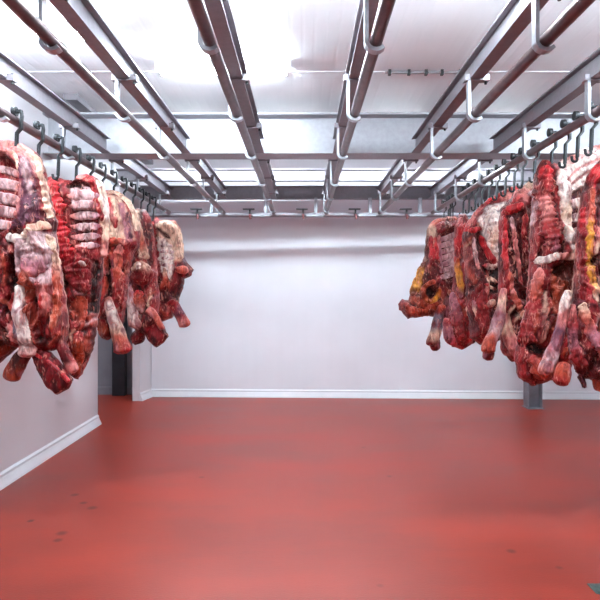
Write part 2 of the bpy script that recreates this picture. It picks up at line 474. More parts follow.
# ------------------------------------------------------------------ meat: material and builders
def meat_mat():
    m = bpy.data.materials.new('raw_meat'); m.use_nodes = True
    nt = m.node_tree; b = nt.nodes['Principled BSDF']; L = nt.links
    at = nt.nodes.new('ShaderNodeAttribute'); at.attribute_name = 'tissue'
    tc = nt.nodes.new('ShaderNodeTexCoord')

    def nz(scale, det, dist, stretch):
        mp = nt.nodes.new('ShaderNodeMapping'); mp.inputs['Scale'].default_value = stretch
        L.new(tc.outputs['Object'], mp.inputs[0])
        n = nt.nodes.new('ShaderNodeTexNoise'); n.inputs['Scale'].default_value = scale
        n.inputs['Detail'].default_value = det; n.inputs['Distortion'].default_value = dist
        L.new(mp.outputs[0], n.inputs['Vector'])
        return n

    def ramp(n, p0, c0, p1, c1):
        r = nt.nodes.new('ShaderNodeValToRGB')
        r.color_ramp.elements[0].position = p0; r.color_ramp.elements[0].color = (*c0, 1)
        r.color_ramp.elements[1].position = p1; r.color_ramp.elements[1].color = (*c1, 1)
        L.new(n.outputs[0], r.inputs[0]); return r

    n1 = nz(20, 6, 1.0, (1, 1, .42)); n2 = nz(30, 5, 1.6, (1, 1, .33)); n3 = nz(70, 3, .5, (1, 1, .7))
    r1 = ramp(n1, .36, (.34, .16, .18), .54, (1.12, 1.10, 1.10))           # dark blood between lean bundles
    mx = nt.nodes.new('ShaderNodeMix'); mx.data_type = 'RGBA'; mx.blend_type = 'MULTIPLY'; mx.inputs[0].default_value = .8
    L.new(at.outputs[0], mx.inputs[6]); L.new(r1.outputs[0], mx.inputs[7])
    r2 = ramp(n2, .57, (0, 0, 0), .68, (.62, .62, .62))                    # fat and membrane strands
    m2 = nt.nodes.new('ShaderNodeMix'); m2.data_type = 'RGBA'
    L.new(r2.outputs[0], m2.inputs[0]); L.new(mx.outputs[2], m2.inputs[6])
    m2.inputs[7].default_value = (*lin((226, 150, 132)), 1)
    r3 = ramp(n3, .60, (0, 0, 0), .70, (.45, .45, .45))                    # fresh blood flecks
    m3 = nt.nodes.new('ShaderNodeMix'); m3.data_type = 'RGBA'
    L.new(r3.outputs[0], m3.inputs[0]); L.new(m2.outputs[2], m3.inputs[6])
    m3.inputs[7].default_value = (*lin((170, 18, 22)), 1)
    L.new(m3.outputs[2], b.inputs['Base Color'])
    b.inputs['Roughness'].default_value = .42
    b.inputs['Specular IOR Level'].default_value = .28
    ad = nt.nodes.new('ShaderNodeMath'); ad.operation = 'ADD'
    L.new(n1.outputs[0], ad.inputs[0]); L.new(n2.outputs[0], ad.inputs[1])
    bp = nt.nodes.new('ShaderNodeBump'); bp.inputs['Strength'].default_value = .8; bp.inputs['Distance'].default_value = .02
    L.new(ad.outputs[0], bp.inputs['Height']); L.new(bp.outputs[0], b.inputs['Normal'])
    return m


MEAT = meat_mat()
PAL = dict(red=(122, 18, 24), brt=(190, 36, 44), drk=(70, 10, 14), blk=(26, 5, 7), crm=(228, 192, 166), pnk=(212, 128, 122),  # blk also stands for the shade in gaps and hollows
           wht=(242, 226, 216), prp=(98, 52, 70), pal=(206, 172, 172), slm=(182, 78, 60), org=(162, 62, 38), yel=(210, 142, 48),
           brn=(92, 36, 28), gry=(122, 108, 120), fle=(150, 38, 40), mau=(154, 92, 104))
PL = {k: np.array(lin(v)) for k, v in PAL.items()}


def vnoise(P, sc, seed=0.0):
    return np.array([noise.noise((p[0] * sc + seed, p[1] * sc + seed * 1.7, p[2] * sc - seed)) for p in P])


def seg_dist(P, pts):
    """distance from pixels P to a polyline of (x, y, r): returns distance minus local radius"""
    best = np.full(len(P), 1e9)
    if len(pts) == 1:
        x, y, r = pts[0]
        return np.hypot(P[:, 0] - x, P[:, 1] - y) - r
    for (x0, y0, r0), (x1, y1, r1) in zip(pts[:-1], pts[1:]):
        dx, dy = x1 - x0, y1 - y0
        q = dx * dx + dy * dy + 1e-9
        t = np.clip(((P[:, 0] - x0) * dx + (P[:, 1] - y0) * dy) / q, 0, 1)
        d = np.hypot(P[:, 0] - x0 - t * dx, P[:, 1] - y0 - t * dy) - (r0 + (r1 - r0) * t)
        best = np.minimum(best, d)
    return best


def poly_sd(P, poly):
    """signed distance to a polygon, positive inside"""
    poly = np.asarray(poly, float); n = len(poly)
    d = np.full(len(P), 1e9); ins = np.zeros(len(P), bool)
    for i in range(n):
        a = poly[i]; b = poly[(i + 1) % n]
        e = b - a; t = np.clip(((P - a) @ e) / (e @ e + 1e-9), 0, 1)
        d = np.minimum(d, np.hypot(*(P - a - t[:, None] * e).T))
        c = ((a[1] > P[:, 1]) != (b[1] > P[:, 1]))
        with np.errstate(divide='ignore', invalid='ignore'):
            xx = (b[0] - a[0]) * (P[:, 1] - a[1]) / (b[1] - a[1]) + a[0]
        ins ^= c & (P[:, 0] < xx)
    return np.where(ins, d, -d)


def sstep(x):
    x = np.clip(x, 0, 1)
    return x * x * (3 - 2 * x)


def smooth_path(pts, n=5):
    """Catmull-Rom through tuples"""
    p = [np.array(q, float) for q in pts]
    if len(p) < 3: 
        return [p[0] + (p[-1] - p[0]) * t for t in np.linspace(0, 1, n + 1)]
    p = [2 * p[0] - p[1]] + p + [2 * p[-1] - p[-2]]
    out = []
    for i in range(1, len(p) - 2):
        for k in range(n):
            t = k / n
            out.append(.5 * ((2 * p[i]) + (-p[i - 1] + p[i + 1]) * t + (2 * p[i - 1] - 5 * p[i] + 4 * p[i + 1] - p[i + 2]) * t * t
                             + (-p[i - 1] + 3 * p[i] - 3 * p[i + 1] + p[i + 2]) * t ** 3))
    out.append(p[-2])
    return out


def jag(poly, amp, seed):
    """densify an outline and roughen it"""
    q = [np.array(a, float) for a in poly]; out = []
    for i in range(len(q)):
        a, b = q[i], q[(i + 1) % len(q)]
        L = np.hypot(*(b - a)); n = max(1, int(L / 2.2))
        nn = np.array([b[1] - a[1], a[0] - b[0]]) / (L + 1e-9)
        for k in range(n):
            s = a + (b - a) * k / n
            out.append(s + nn * amp * noise.noise((s[0] * .21 + seed, s[1] * .21, seed)))
    return np.array(out)


TUBES = {'shank', 'leg_stump', 'foreleg', 'shank_tendon', 'meat_shred', 'slab_edge', 'knuckle', 'fat_knob'}

FLAT = {'muscle_strip', 'red_rim', 'red_block', 'fat_strip', 'tendon_strip', 'chest_wall', 'neck_muscle', 'cut_flap', 'flank_strip', 'leg_muscle', 'fat_back'}


class Side:
    """one hanging side of meat, traced at its own distance Y from the viewer's end of the room; sizes in metres = traced size * Y / 600"""
    def __init__(self, name, Y, outline, thick, base, strokes, label, rim=16, seed=0, group='hanging sides of meat', rail=0):
        self.Y = Y; self.s = Y / 600; self.thick = thick; self.rim = rim; self.seed = seed
        self.poly = jag(outline, 1.5, seed)
        self.strokes = self.sinews(outline, seed) + strokes
        top = min(p[1] for p in outline)
        self.root = empty(name, (RX[rail], Y, EYE - (top - 292) * self.s), label, 'hanging meat', group)
        self.body(base)

    def sinews(self, outline, seed):
        """creases between the muscles painted dark as shade, ridges of lean and strands of fat that cover the whole side"""
        R = random.Random(seed); o = np.array(outline, float)
        x0, y0 = o.min(0); x1, y1 = o.max(0); u = (y1 - y0) / 200.0; out = []
        for k in range(64):
            x = R.uniform(x0, x1); y = R.uniform(y0 + .30 * (y1 - y0), y1); L = R.uniform(10, 42) * u
            dx = R.gauss(0, .28) * L; bend = R.gauss(0, .12) * L; r = R.uniform(.8, 2.6) * u ** .5
            p = [(x - dx, y - L / 2, r * .4), (x + bend, y, r), (x + dx, y + L / 2, r * .4)]
            q = k % 8
            if q in (0, 3): out.append(dict(path=p, c='blk', h=-.045 * u, f=2.2, o=.8))  # shade of the sunk creases painted in as near black
            elif q in (1, 5): out.append(dict(path=[(a, b_, c_ * 1.7) for a, b_, c_ in p], c=R.choice(('red', 'fle', 'brt', 'slm')), h=.035 * u, f=2.5, o=.7))
            elif q == 2: out.append(dict(path=[(a, b_, c_ * 1.4) for a, b_, c_ in p], c=R.choice(('slm', 'org', 'pnk')), h=.03 * u, f=2, o=.75))
            elif q == 4: out.append(dict(path=[(a, b_, c_ * .6) for a, b_, c_ in p], c=R.choice(('crm', 'pal', 'pnk')), h=.012, f=1.2, o=.8))
            elif q == 6: out.append(dict(path=[(a, b_, c_ * 1.8) for a, b_, c_ in p], c='drk', h=-.02 * u, f=3, o=.7))
            else: out.append(dict(path=[(a, b_, c_ * .9) for a, b_, c_ in p], c=R.choice(('mau', 'prp', 'crm')), h=.01, f=1.5, o=.6))
        return out

    def world(self, px, py, off=0.0):
        return Vector(((px - 303) * self.s, self.Y - off, EYE - (py - 292) * self.s))

    def profile(self, P):
        d = np.maximum(poly_sd(P, self.poly), 0)
        return self.thick * np.sqrt(np.clip(1 - (1 - np.minimum(d / self.rim, 1)) ** 2, 0, 1))

    def relief(self, P):
        h = np.zeros(len(P))
        for st in self.strokes:
            if st.get('h'):
                h += st['h'] * self.mask(P, st)
        return h

    def mask(self, P, st):
        f = st.get('f', 1.6)
        j = np.array([noise.noise((p[0] * .25 + self.seed, p[1] * .25, 7.3)) for p in P]) * st.get('j', 1.0)
        if 'poly' in st: return sstep((poly_sd(P, st['poly']) + j) / f + .5)
        return sstep((-seg_dist(P, st['path']) + j) / f + .5)

    def front(self, P):
        """height of the front surface towards the viewer's end"""
        P = np.atleast_2d(np.asarray(P, float))
        t = self.profile(P)
        k = np.clip(t / self.thick, 0, 1)
        n = np.array([noise.noise((p[0] * .085 + self.seed, p[1] * .06, 2.1)) * .030 + noise.noise((p[0] * .22 + self.seed, p[1] * .14, 5.1)) * .018 + noise.noise((p[0] * .5, p[1] * .35 + self.seed, 8.1)) * .009 for p in P])
        return t + (n + self.relief(P)) * k

    def body(self, base):
        poly = self.poly
        x0, y0 = poly.min(0); x1, y1 = poly.max(0)
        st = 1.35
        G = np.array([(x + (st / 2 if r % 2 else 0), y) for r, y in enumerate(np.arange(y0, y1, st * .87)) for x in np.arange(x0, x1, st)])
        sd = poly_sd(G, poly); G = G[sd > .7]
        nb = len(poly)
        allp = np.vstack([poly, G])
        vo, eo, fo, *_ = delaunay_2d_cdt([Vector(p) for p in allp], [], [list(range(nb))], 1, 1e-5)
        P = np.array([tuple(v) for v in vo])
        sd = poly_sd(P, poly)
        fr = self.front(P); bk = self.profile(P) * .8
        bk = bk + np.array([noise.noise((p[0] * .1 - self.seed, p[1] * .07, 9.1)) * .03 for p in P]) * np.clip(bk / self.thick, 0, 1)
        edge = sd < .25
        n = len(P)
        vs = [self.world(P[i, 0], P[i, 1], fr[i] if not edge[i] else 0) for i in range(n)]
        idx = {}
        for i in range(n):
            if edge[i]: idx[i] = i
            else:
                idx[i] = len(vs); vs.append(self.world(P[i, 0], P[i, 1], -bk[i]))
        fs = []
        for f in fo:
            f = list(f); fs.append(tuple(f))
            g = tuple(idx[i] for i in reversed(f))
            if set(g) != set(f): fs.append(g)
        # tissue colours: flesh, fat and bone, with shade painted into gaps and hollows
        n1 = np.array([noise.noise((p[0] * .10 + self.seed * 3, p[1] * .055, 1.1)) for p in P])
        n2 = np.array([noise.noise((p[0] * .30 + self.seed * 5, p[1] * .12, 4.4)) for p in P])
        c = np.empty((n, 3))
        a, b_, d_ = PL[base[0]], PL[base[1]], PL[base[2]]
        k = sstep(n1 * 1.6 + .5)[:, None]; c = a * (1 - k) + b_ * k
        k = sstep(n2 * 2.2 - .15)[:, None]; c = c * (1 - k) + d_ * k
        back = c.copy()
        for s_ in self.strokes:
            if s_.get('c'):
                m = self.mask(P, s_)[:, None] * s_.get('o', .95)
                col = PL[s_['c']] * (1 + .18 * n2[:, None])
                c = c * (1 - m) + col * m
        fat = sstep(n1 * 2 + .35)[:, None]
        back = back * (1 - fat) + PL['crm'] * .8 * fat
        cols = np.ones((len(vs), 4)); cols[:n, :3] = c
        for i in range(n):
            if idx[i] >= n: cols[idx[i], :3] = back[i]
        self.mesh('meat_body', vs, fs, cols, self.root)

    def mesh(self, name, vs, fs, cols, parent):
        me = bpy.data.meshes.new(name); o_ = self.root.location
        me.from_pydata([v - o_ for v in vs], [], fs)
        bm = bmesh.new(); bm.from_mesh(me); bmesh.ops.recalc_face_normals(bm, faces=bm.faces); bm.to_mesh(me); bm.free()
        me.polygons.foreach_set('use_smooth', [True] * len(me.polygons))
        ca = me.color_attributes.new('tissue', 'FLOAT_COLOR', 'POINT')
        ca.data.foreach_set('color', np.clip(cols, 0, 1).astype(np.float32).ravel())
        me.materials.append(MEAT)
        o = bpy.data.objects.new(name, me); C.objects.link(o); o.parent = parent
        return o

    def limb(self, name, path, cols, up=.3, amp=.12, flat=1.0, label=None, parent=None, off=None, seg=18, sub=5):
        """tapered piece of flesh or bone lying on the front of the side. path: (x, y, r[, extra metres]); cols: colours from first to last point"""
        return self.drape(name, path, cols, up=up, amp=amp, label=label, parent=parent, sub=sub, hang=name in TUBES or off is not None, off=off)

    def drape(self, name, path, cols, up=.3, amp=.12, label=None, parent=None, sub=5, k=None, hang=False, off=None):
        """flesh, fat or bone grown onto the front of the side: a low dome of uneven width following its surface"""
        flatter = name in FLAT
        if hang: amp = max(amp, .15); up = min(up, 1.2)
        if flatter: up *= .4; amp = max(amp, .16)
        if name == 'rib': amp = .05
        k = k if k is not None else .8 if hang else .36 if flatter else {'rib': .38, 'backbone': .65, 'fat_rim': .5}.get(name, .5)
        sm = smooth_path([tuple(q[:3]) for q in path], max(sub, 1))
        P2 = np.array([(q[0], q[1]) for q in sm]); r = np.array([q[2] for q in sm])
        seg = np.hypot(*np.diff(P2, axis=0).T); Ls = np.concatenate([[0], np.cumsum(seg)]); T = Ls[-1]
        N = max(8, int(T / .9)); tt = np.linspace(0, T, N)
        P2 = np.stack([np.interp(tt, Ls, P2[:, 0]), np.interp(tt, Ls, P2[:, 1])], 1); r = np.interp(tt, Ls, r)
        e = np.minimum(tt, T - tt) / (r * (.55 if hang else 2.4 if flatter or name == 'rib' else 1.1) + 1e-6)
        r = r * np.sqrt(np.clip(1 - (1 - np.clip(e, 0.02, 1)) ** 2, .03, 1))
        tg = np.gradient(P2, axis=0); tg /= np.hypot(tg[:, 0], tg[:, 1])[:, None] + 1e-9
        nn = np.stack([-tg[:, 1], tg[:, 0]], 1)
        U = np.linspace(-1, 1, 11); m = len(U); sd = self.seed + path[0][0] * .31 + path[0][1] * .17
        fq, a1, a2 = (.07, 1.5, .35) if hang else (.16, 2.6, 1.4)
        wob = np.array([[1 + a1 * amp * noise.noise((t * fq, sd, s_ * 5.0)) + a2 * amp * noise.noise((t * .5, sd, s_ * 5.0)) for s_ in (-1, 1)] for t in tt])
        px = []; dome = []
        for i in range(N):
            for u in U:
                wq = wob[i, 0] if u < 0 else wob[i, 1]
                px.append(P2[i] + nn[i] * u * r[i] * wq)
                dome.append(r[i] * self.s * k * math.sqrt(max(0, 1 - u * u)) * (1 + (.8 if hang else 2) * amp * noise.noise((tt[i] * (.12 if hang else .3), u * 1.3, sd))))
        px = np.array(px); dome = np.array(dome)
        fr = self.front(px); fr = fr.reshape(N, m)
        mid = fr.mean(1, keepdims=True); fr = (fr * .45 + mid * .55)
        if hang:                                            # a free-hanging piece keeps its own line instead of following the surface
            mm = mid[:, 0] if off is None else np.full(N, off)
            if off is None:
                for _ in range(40): mm[1:-1] = mm[:-2] * .25 + mm[1:-1] * .5 + mm[2:] * .25
                mm = np.maximum(mm, mm.max() * .55)
            fr = np.repeat(mm[:, None], m, 1)
        fr = fr.ravel()
        n = len(px)
        lift = up * r.repeat(m) * self.s * .5 + .004
        top = [self.world(px[i, 0], px[i, 1], fr[i] + dome[i] + lift[i]) for i in range(n)]
        bot = [self.world(px[i, 0], px[i, 1], fr[i] - (.004 + dome[i] * .8 if hang else .02 + dome[i] * .3)) for i in range(n)]
        vs = top + bot; fs = []
        for i in range(N - 1):
            for q in range(m - 1):
                a = i * m + q; fs.append((a, a + 1, a + m + 1, a + m)); fs.append((n + a, n + a + m, n + a + m + 1, n + a + 1))
            for q in (0, m - 1):
                a = i * m + q; fs.append((a, a + m, n + a + m, n + a))
        for i in (0, N - 1):
            for q in range(m - 1):
                a = i * m + q; fs.append((a, a + 1, n + a + 1, n + a))
        A = np.array([PL[c_] for c_ in cols])
        tq = np.clip(tt / T * (len(cols) - 1), 0, len(cols) - 1).repeat(m)
        n1 = np.array([noise.noise((p[0] * .13 + sd, p[1] * .10, 1.0)) for p in px]); n2 = np.array([noise.noise((p[0] * .5 + sd, p[1] * .25, 4.0)) for p in px])
        tq = np.clip(tq + (.7 if hang else .5) * n1, 0, len(cols) - 1)
        i0 = np.minimum(tq.astype(int), max(0, len(cols) - 2)); w_ = sstep(tq - i0)[:, None]
        cc = (A[i0] * (1 - w_) + A[np.minimum(i0 + 1, len(cols) - 1)] * w_) * (1 + .35 * n2[:, None])
        if hang:                                            # lean and purple membrane showing between the pale tendons
            g = np.array([noise.noise((u * 1.3 + sd, t * .07, 6.0)) for t in tt for u in U])
            w1 = sstep(g * 2.6 - .35)[:, None] * .75; cc = cc * (1 - w1) + PL['mau'] * w1
            w2 = sstep(-g * 2.6 - .45)[:, None] * .7; cc = cc * (1 - w2) + PL['fle'] * w2
        c4 = np.ones((2 * n, 4)); c4[:n, :3] = cc; c4[n:, :3] = cc
        o = self.mesh(name, vs, fs, c4, parent or self.root)
        if label: o['label'] = label
        return o

    def flap(self, name, poly, c1, c2, thick=.05, extra=.02, rim=7, label=None):
        """a thick loose piece with a rounded edge"""
        pl = jag(poly, 1.0, self.seed + 2)
        x0, y0 = pl.min(0); x1, y1 = pl.max(0); st = 1.3
        G = np.array([(x, y) for y in np.arange(y0, y1, st) for x in np.arange(x0, x1, st)])
        G = G[poly_sd(G, pl) > .7]
        vo, eo, fo, *_ = delaunay_2d_cdt([Vector(p) for p in np.vstack([pl, G])], [], [list(range(len(pl)))], 1, 1e-5)
        P = np.array([tuple(v) for v in vo]); sd = poly_sd(P, pl); edge = sd < .25
        pr = thick * np.sqrt(np.clip(1 - (1 - np.clip(sd / rim, 0, 1)) ** 2, 0, 1))
        base = self.front(P)
        base = np.minimum(base, base.mean() + .03) * .5 + base.mean() * .5 + extra
        nn = np.array([noise.noise((p[0] * .2 + self.seed, p[1] * .12, 3.3)) for p in P])
        n = len(P); vs = [self.world(*P[i], base[i] + (0 if edge[i] else pr[i] + nn[i] * .016)) for i in range(n)]
        idx = {}
        for i in range(n):
            if edge[i]: idx[i] = i
            else: idx[i] = len(vs); vs.append(self.world(*P[i], base[i] - pr[i]))
        fs = []
        for f in fo:
            fs.append(tuple(f)); g = tuple(idx[i] for i in reversed(f))
            if set(g) != set(f): fs.append(g)
        k = sstep(nn * 1.8 + .5)[:, None]; c = PL[c1] * (1 - k) + PL[c2] * k
        cols = np.ones((len(vs), 4)); cols[:n, :3] = c
        for i in range(n): cols[idx[i], :3] = c[i]
        o = self.mesh(name, vs, fs, cols, self.root)
        if label: o['label'] = label
        return o

    def ribs(self, rows, c=('wht', 'pal'), up=.15, amp=.08, flat=.8):
        for pts in rows:
            self.limb('rib', pts, c, up=up, amp=amp, flat=flat, seg=10, sub=4)

    def spine(self, pts, c=('brt', 'red'), step=5.5, up=.35):
        """backbone sawn through: a bar of vertebrae"""
        sm = smooth_path(pts, 12); L = 0; q = []
        for i, p in enumerate(sm):
            if i: L += np.hypot(*(p[:2] - sm[i - 1][:2]))
            q.append((p[0], p[1], p[2] * (1 + .16 * math.cos(L / step * 2 * math.pi)), 0))
        return self.limb('backbone', q, c, up=up, amp=.22, sub=1)


def st(path, c=None, h=0, **k): return dict(path=path, c=c, h=h, **k)
def pg(poly, c=None, h=0, **k): return dict(poly=poly, c=c, h=h, **k)


# ------------------------------------------------------------------ left row, from the near end
a = Side('beef_side', 4.2,
         [(-34, 152), (-16, 145), (0, 142), (14, 142), (28, 147), (38, 154), (44, 166), (47, 182), (50, 198), (54, 212), (57, 223), (55, 232), (57, 246),
          (60, 266), (63, 285), (66, 305), (68, 325), (66, 342), (56, 350), (40, 352), (28, 346), (18, 348), (8, 356), (0, 363), (-16, 366), (-36, 350), (-42, 250)],
         .15, ('drk', 'red', 'fle'),
         [pg([(-34, 150), (0, 145), (22, 148), (38, 158), (45, 180), (30, 180), (20, 160), (-34, 158)], 'pnk', 0),
          pg([(-38, 159), (0, 157), (12, 158), (22, 166), (28, 176), (28, 196), (25, 214), (20, 228), (6, 236), (-38, 236)], 'drk', -.10, f=5),
          pg([(-38, 161), (0, 160), (13, 161), (22, 170), (26, 180), (25, 200), (22, 220), (10, 230), (-38, 230)], 'red', 0),
          pg([(27, 158), (36, 162), (41, 175), (44, 192), (48, 212), (48, 224), (38, 228), (28, 229), (21, 233), (24, 215), (28, 200), (29, 180)], 'prp', .015),
          st([(33, 164, 2.5), (37, 180, 3), (39, 195, 2)], 'pal', 0, o=.7),
          st([(31, 185, 1.5), (30, 205, 1.5), (27, 222, 1.5)], 'pnk', 0, o=.6),
          st([(42, 195, 2), (44, 212, 2.5)], 'blk', 0, o=.55),
          pg([(26, 240), (44, 232), (55, 236), (59, 262), (62, 282), (48, 288), (36, 284), (27, 270)], 'pal', .05, f=4),
          st([(32, 252, 4), (34, 264, 3)], 'prp', 0, o=.6), st([(47, 254, 3), (51, 262, 2.5)], 'gry', 0, o=.7),
          st([(22, 258, 2.5), (22, 290, 3)], 'blk', -.06), st([(16, 255, 1.6), (15, 285, 1.6)], 'slm', .03),
          st([(4, 250, 3), (6, 290, 3)], 'brt', .03, o=.7), st([(44, 290, 3), (47, 335, 4)], 'blk', -.05, f=3),
          pg([(-36, 335), (0, 325), (22, 330), (20, 348), (0, 362), (-30, 366)], 'brn', .02, f=6, o=.8),
          st([(-30, 362, 3), (0, 357, 3), (14, 346, 3)], 'org', .02, o=.8)],
         'nearest side of beef in left row, pale ribs inside, white shank below', seed=1.3, rail=0)
a.ribs([[(-34, 171, 3.6), (-5, 170, 3.6), (12, 172, 3.6), (26, 178, 3.2)],
        [(-34, 184, 5.8), (-8, 184, 5.8), (12, 186, 5.6), (30, 190, 5)],
        [(-34, 198, 5.8), (-8, 198, 5.8), (12, 200, 5.6), (31, 204, 5)],
        [(-34, 212, 5.6), (-8, 211, 5.6), (12, 213, 5.4), (29, 217, 4.6)],
        [(-34, 225, 4.8), (-8, 224, 4.8), (10, 226, 4.6), (24, 228, 4)]], ('pal', 'pnk', 'pal', 'pal', 'pnk'))
a.limb('fat_rim', [(-34, 151, 4), (-4, 147, 4), (14, 147, 4), (30, 152, 3.6), (40, 163, 3), (45, 182, 2.6), (49, 202, 2.6), (53, 220, 3)], ('crm', 'pnk', 'crm', 'crm'), up=-.2)
a.limb('fat_rim', [(-30, 156, 2), (2, 153, 2.2), (18, 155, 2.2), (27, 164, 2), (29, 178, 1.6)], ('pnk', 'pnk', 'crm'), up=.1)
a.limb('breastbone', [(16, 239, 4.4), (25, 240, 3.6), (36, 236, 3.4), (46, 230, 3.8), (54, 224, 4.6)], ('wht', 'wht', 'crm', 'crm'), up=.5, amp=.2)
a.limb('shoulder_muscle', [(43, 240, 10), (45, 255, 12), (44, 268, 11), (40, 278, 9)], ('wht', 'pal', 'mau', 'slm'), up=-.15, flat=.8)
a.limb('shoulder_muscle', [(36, 272, 6), (39, 282, 9), (37, 294, 8), (32, 304, 6)], ('slm', 'org', 'fle'), up=.1)
a.limb('tendon_strip', [(53, 236, 3.5), (57, 258, 3.6), (60, 282, 3.6), (62, 305, 3.4), (61, 328, 3)], ('crm', 'crm', 'slm', 'org', 'org'), up=.4)
a.limb('muscle_strip', [(50, 282, 4), (53, 300, 5), (50, 318, 5), (49, 336, 4)], ('fle', 'pnk', 'red', 'red'), up=.2)
a.limb('muscle_strip', [(43, 300, 4), (44, 318, 4), (44, 338, 4)], ('red', 'slm', 'red'), up=.2)
a.limb('shank', [(29, 285, 3.6), (32, 295, 6), (32, 308, 6.6), (34, 322, 6.4), (36, 338, 7), (35, 350, 9), (35, 356, 8.5)], ('wht', 'wht', 'pal', 'wht', 'wht', 'wht', 'pnk'), up=.75, amp=.16)
a.limb('shank_tendon', [(26, 302, 2.5), (27, 316, 3), (29, 332, 3), (29, 346, 3)], ('brt', 'prp', 'gry', 'pnk'), up=1.6)
a.flap('neck_slab', [(36, 352), (44, 346), (56, 352), (68, 366), (77, 379), (72, 387), (61, 393), (50, 384), (42, 370)], 'drk', 'red', thick=.06, extra=.06)
a.limb('slab_edge', [(42, 352, 2), (56, 361, 2), (68, 372, 2), (75, 380, 2)], ('brt', 'fle', 'brt'), up=2.6, off=.10)
a.limb('leg_stump', [(31, 350, 6.5), (23, 362, 8.4), (17, 373, 8.4), (15, 380, 6.5)], ('brn', 'brn', 'org', 'org'), up=.2, off=.06)
a.limb('meat_flap', [(58, 330, 5), (64, 346, 6), (72, 362, 6), (77, 372, 4.5)], ('crm', 'red', 'drk', 'pnk'), up=.1, off=.04)

b = Side('beef_side', 5.1,
         [(46, 179), (54, 176), (66, 180), (74, 182), (80, 177), (90, 175), (98, 178), (104, 188), (107, 202), (108, 220), (105, 238), (103, 262), (101, 290),
          (98, 312), (96, 330), (93, 350), (86, 366), (78, 380), (72, 374), (62, 352), (55, 325), (50, 280), (48, 220)],
         .16, ('drk', 'red', 'fle'),
         [pg([(74, 186), (86, 183), (98, 188), (101, 206), (102, 228), (100, 242), (92, 248), (82, 246), (77, 225)], 'drk', -.07, f=3),
          pg([(75, 190), (86, 188), (97, 190), (100, 212), (78, 212)], 'pal', .02), st([(74, 188, 2.2), (80, 187, 2.4), (86, 191, 1.5)], 'blk', -.03),
          st([(97, 200, 1.2), (98, 205, 1.2), (95, 208, 1.2)], 'prp', 0),
          pg([(46, 180), (54, 182), (60, 225), (66, 262), (70, 300), (60, 310), (52, 270)], 'brn', .0, o=.75, f=3),
          pg([(74, 250), (97, 248), (99, 272), (96, 300), (74, 302)], 'red', .02, f=5),
          st([(104, 200, 2.5), (106, 225, 2.5)], 'crm', 0), st([(99, 262, 2), (96, 310, 2.6)], 'blk', -.05),
          pg([(58, 300), (74, 300), (76, 345), (64, 345)], 'drk', -.03, f=6)],
         'second side of beef in left row, bright red sawn backbone beside ribs', seed=3.1, rail=0)
b.spine([(57, 183, 7), (62, 200, 7.5), (66, 220, 7), (70, 240, 7), (74, 258, 6.5), (77, 274, 5)], ('brt', 'brt', 'brt', 'red'))
b.limb('dry_rim', [(48, 184, 3), (52, 205, 3.6), (56, 230, 4), (61, 258, 4), (64, 285, 4), (66, 308, 4)], ('crm', 'brn', 'brn', 'red', 'brn', 'drk'), up=.1, amp=.35)
b.ribs([[(74, 199, 5), (88, 197, 5.4), (103, 198, 4.6)], [(75, 208, 4.4), (88, 207, 4.6), (103, 207, 4)], [(76, 218, 4.2), (90, 217, 4.4), (104, 217, 3.8)],
        [(77, 228, 4), (91, 228, 4.2), (104, 227, 3.8)], [(79, 238.5, 3.8), (92, 238, 4), (104, 237, 3.6)], [(82, 247, 3.4), (94, 247, 3.6), (103, 246, 3)]], ('pnk', 'pal', 'pal', 'mau'))
b.limb('flank_strip', [(94, 178, 2.8), (98, 192, 2.6), (102, 208, 2.4), (105, 222, 2)], ('brt', 'fle', 'fle', 'red'), up=.4)
b.limb('fat_rim', [(76, 180, 2.4), (84, 179, 2.8), (92, 177, 2.4)], ('brt', 'pnk', 'brt'), up=.5, amp=.3)
b.limb('fat_rim', [(99, 181, 3), (104, 196, 3), (107, 216, 3), (106, 236, 3), (104, 258, 2.6)], ('crm', 'wht', 'crm', 'pnk'), up=-.1)
b.limb('neck_muscle', [(80, 248, 8), (84, 266, 11), (86, 284, 11), (86, 300, 8)], ('brt', 'red', 'red', 'drk'), up=-.25)
b.limb('neck_muscle', [(88, 292, 7), (84, 312, 8), (86, 330, 6)], ('org', 'slm', 'fle'), up=-.1)
b.limb('fat_knob', [(90, 262, 2.6), (91, 268, 3)], ('wht', 'wht'), up=2.2)
b.limb('muscle_strip', [(74, 300, 6), (70, 322, 7), (72, 345, 6.5), (76, 364, 5)], ('drk', 'red', 'red', 'drk'), up=.1)
b.limb('meat_flap', [(86, 330, 5), (84, 348, 5), (81, 364, 4), (78, 376, 3)], ('fle', 'org', 'org', 'red'), up=.3)
b.limb('meat_flap', [(66, 338, 4), (70, 352, 4.6), (77, 368, 4)], ('pnk', 'red', 'crm'), up=.8)

c = Side('beef_side', 6.1,
         [(101, 195), (108, 190), (116, 191), (124, 196), (132, 203), (137, 216), (140, 232), (140, 246), (133, 256), (129, 275), (127, 300), (124, 322),
          (116, 338), (104, 338), (99, 318), (100, 280), (101, 240)],
         .17, ('fle', 'red', 'drk'),
         [pg([(103, 202), (112, 196), (124, 200), (134, 220), (138, 240), (120, 246), (104, 240)], 'crm', 0, f=3),
          pg([(104, 214), (109, 205), (114, 206), (115, 222), (112, 236), (104, 238)], 'wht', .02), st([(113, 201, 2.5), (117, 212, 2)], 'brt', 0),
          st([(125, 206, 2.2), (130, 225, 3), (133, 240, 3)], 'mau', 0), st([(131, 215, 1.6), (135, 238, 2)], 'prp', 0),
          st([(106, 246, 3), (122, 243, 2.5)], 'org', .03), st([(112, 262, 3), (114, 295, 3.5)], 'blk', -.06, f=3), st([(123, 258, 2.6), (123, 300, 3)], 'drk', -.05),
          pg([(98, 312), (116, 315), (130, 345), (108, 342)], 'drk', -.02, f=5)],
         'third side of beef in left row, white shank ending in red', seed=5.7, rail=0)
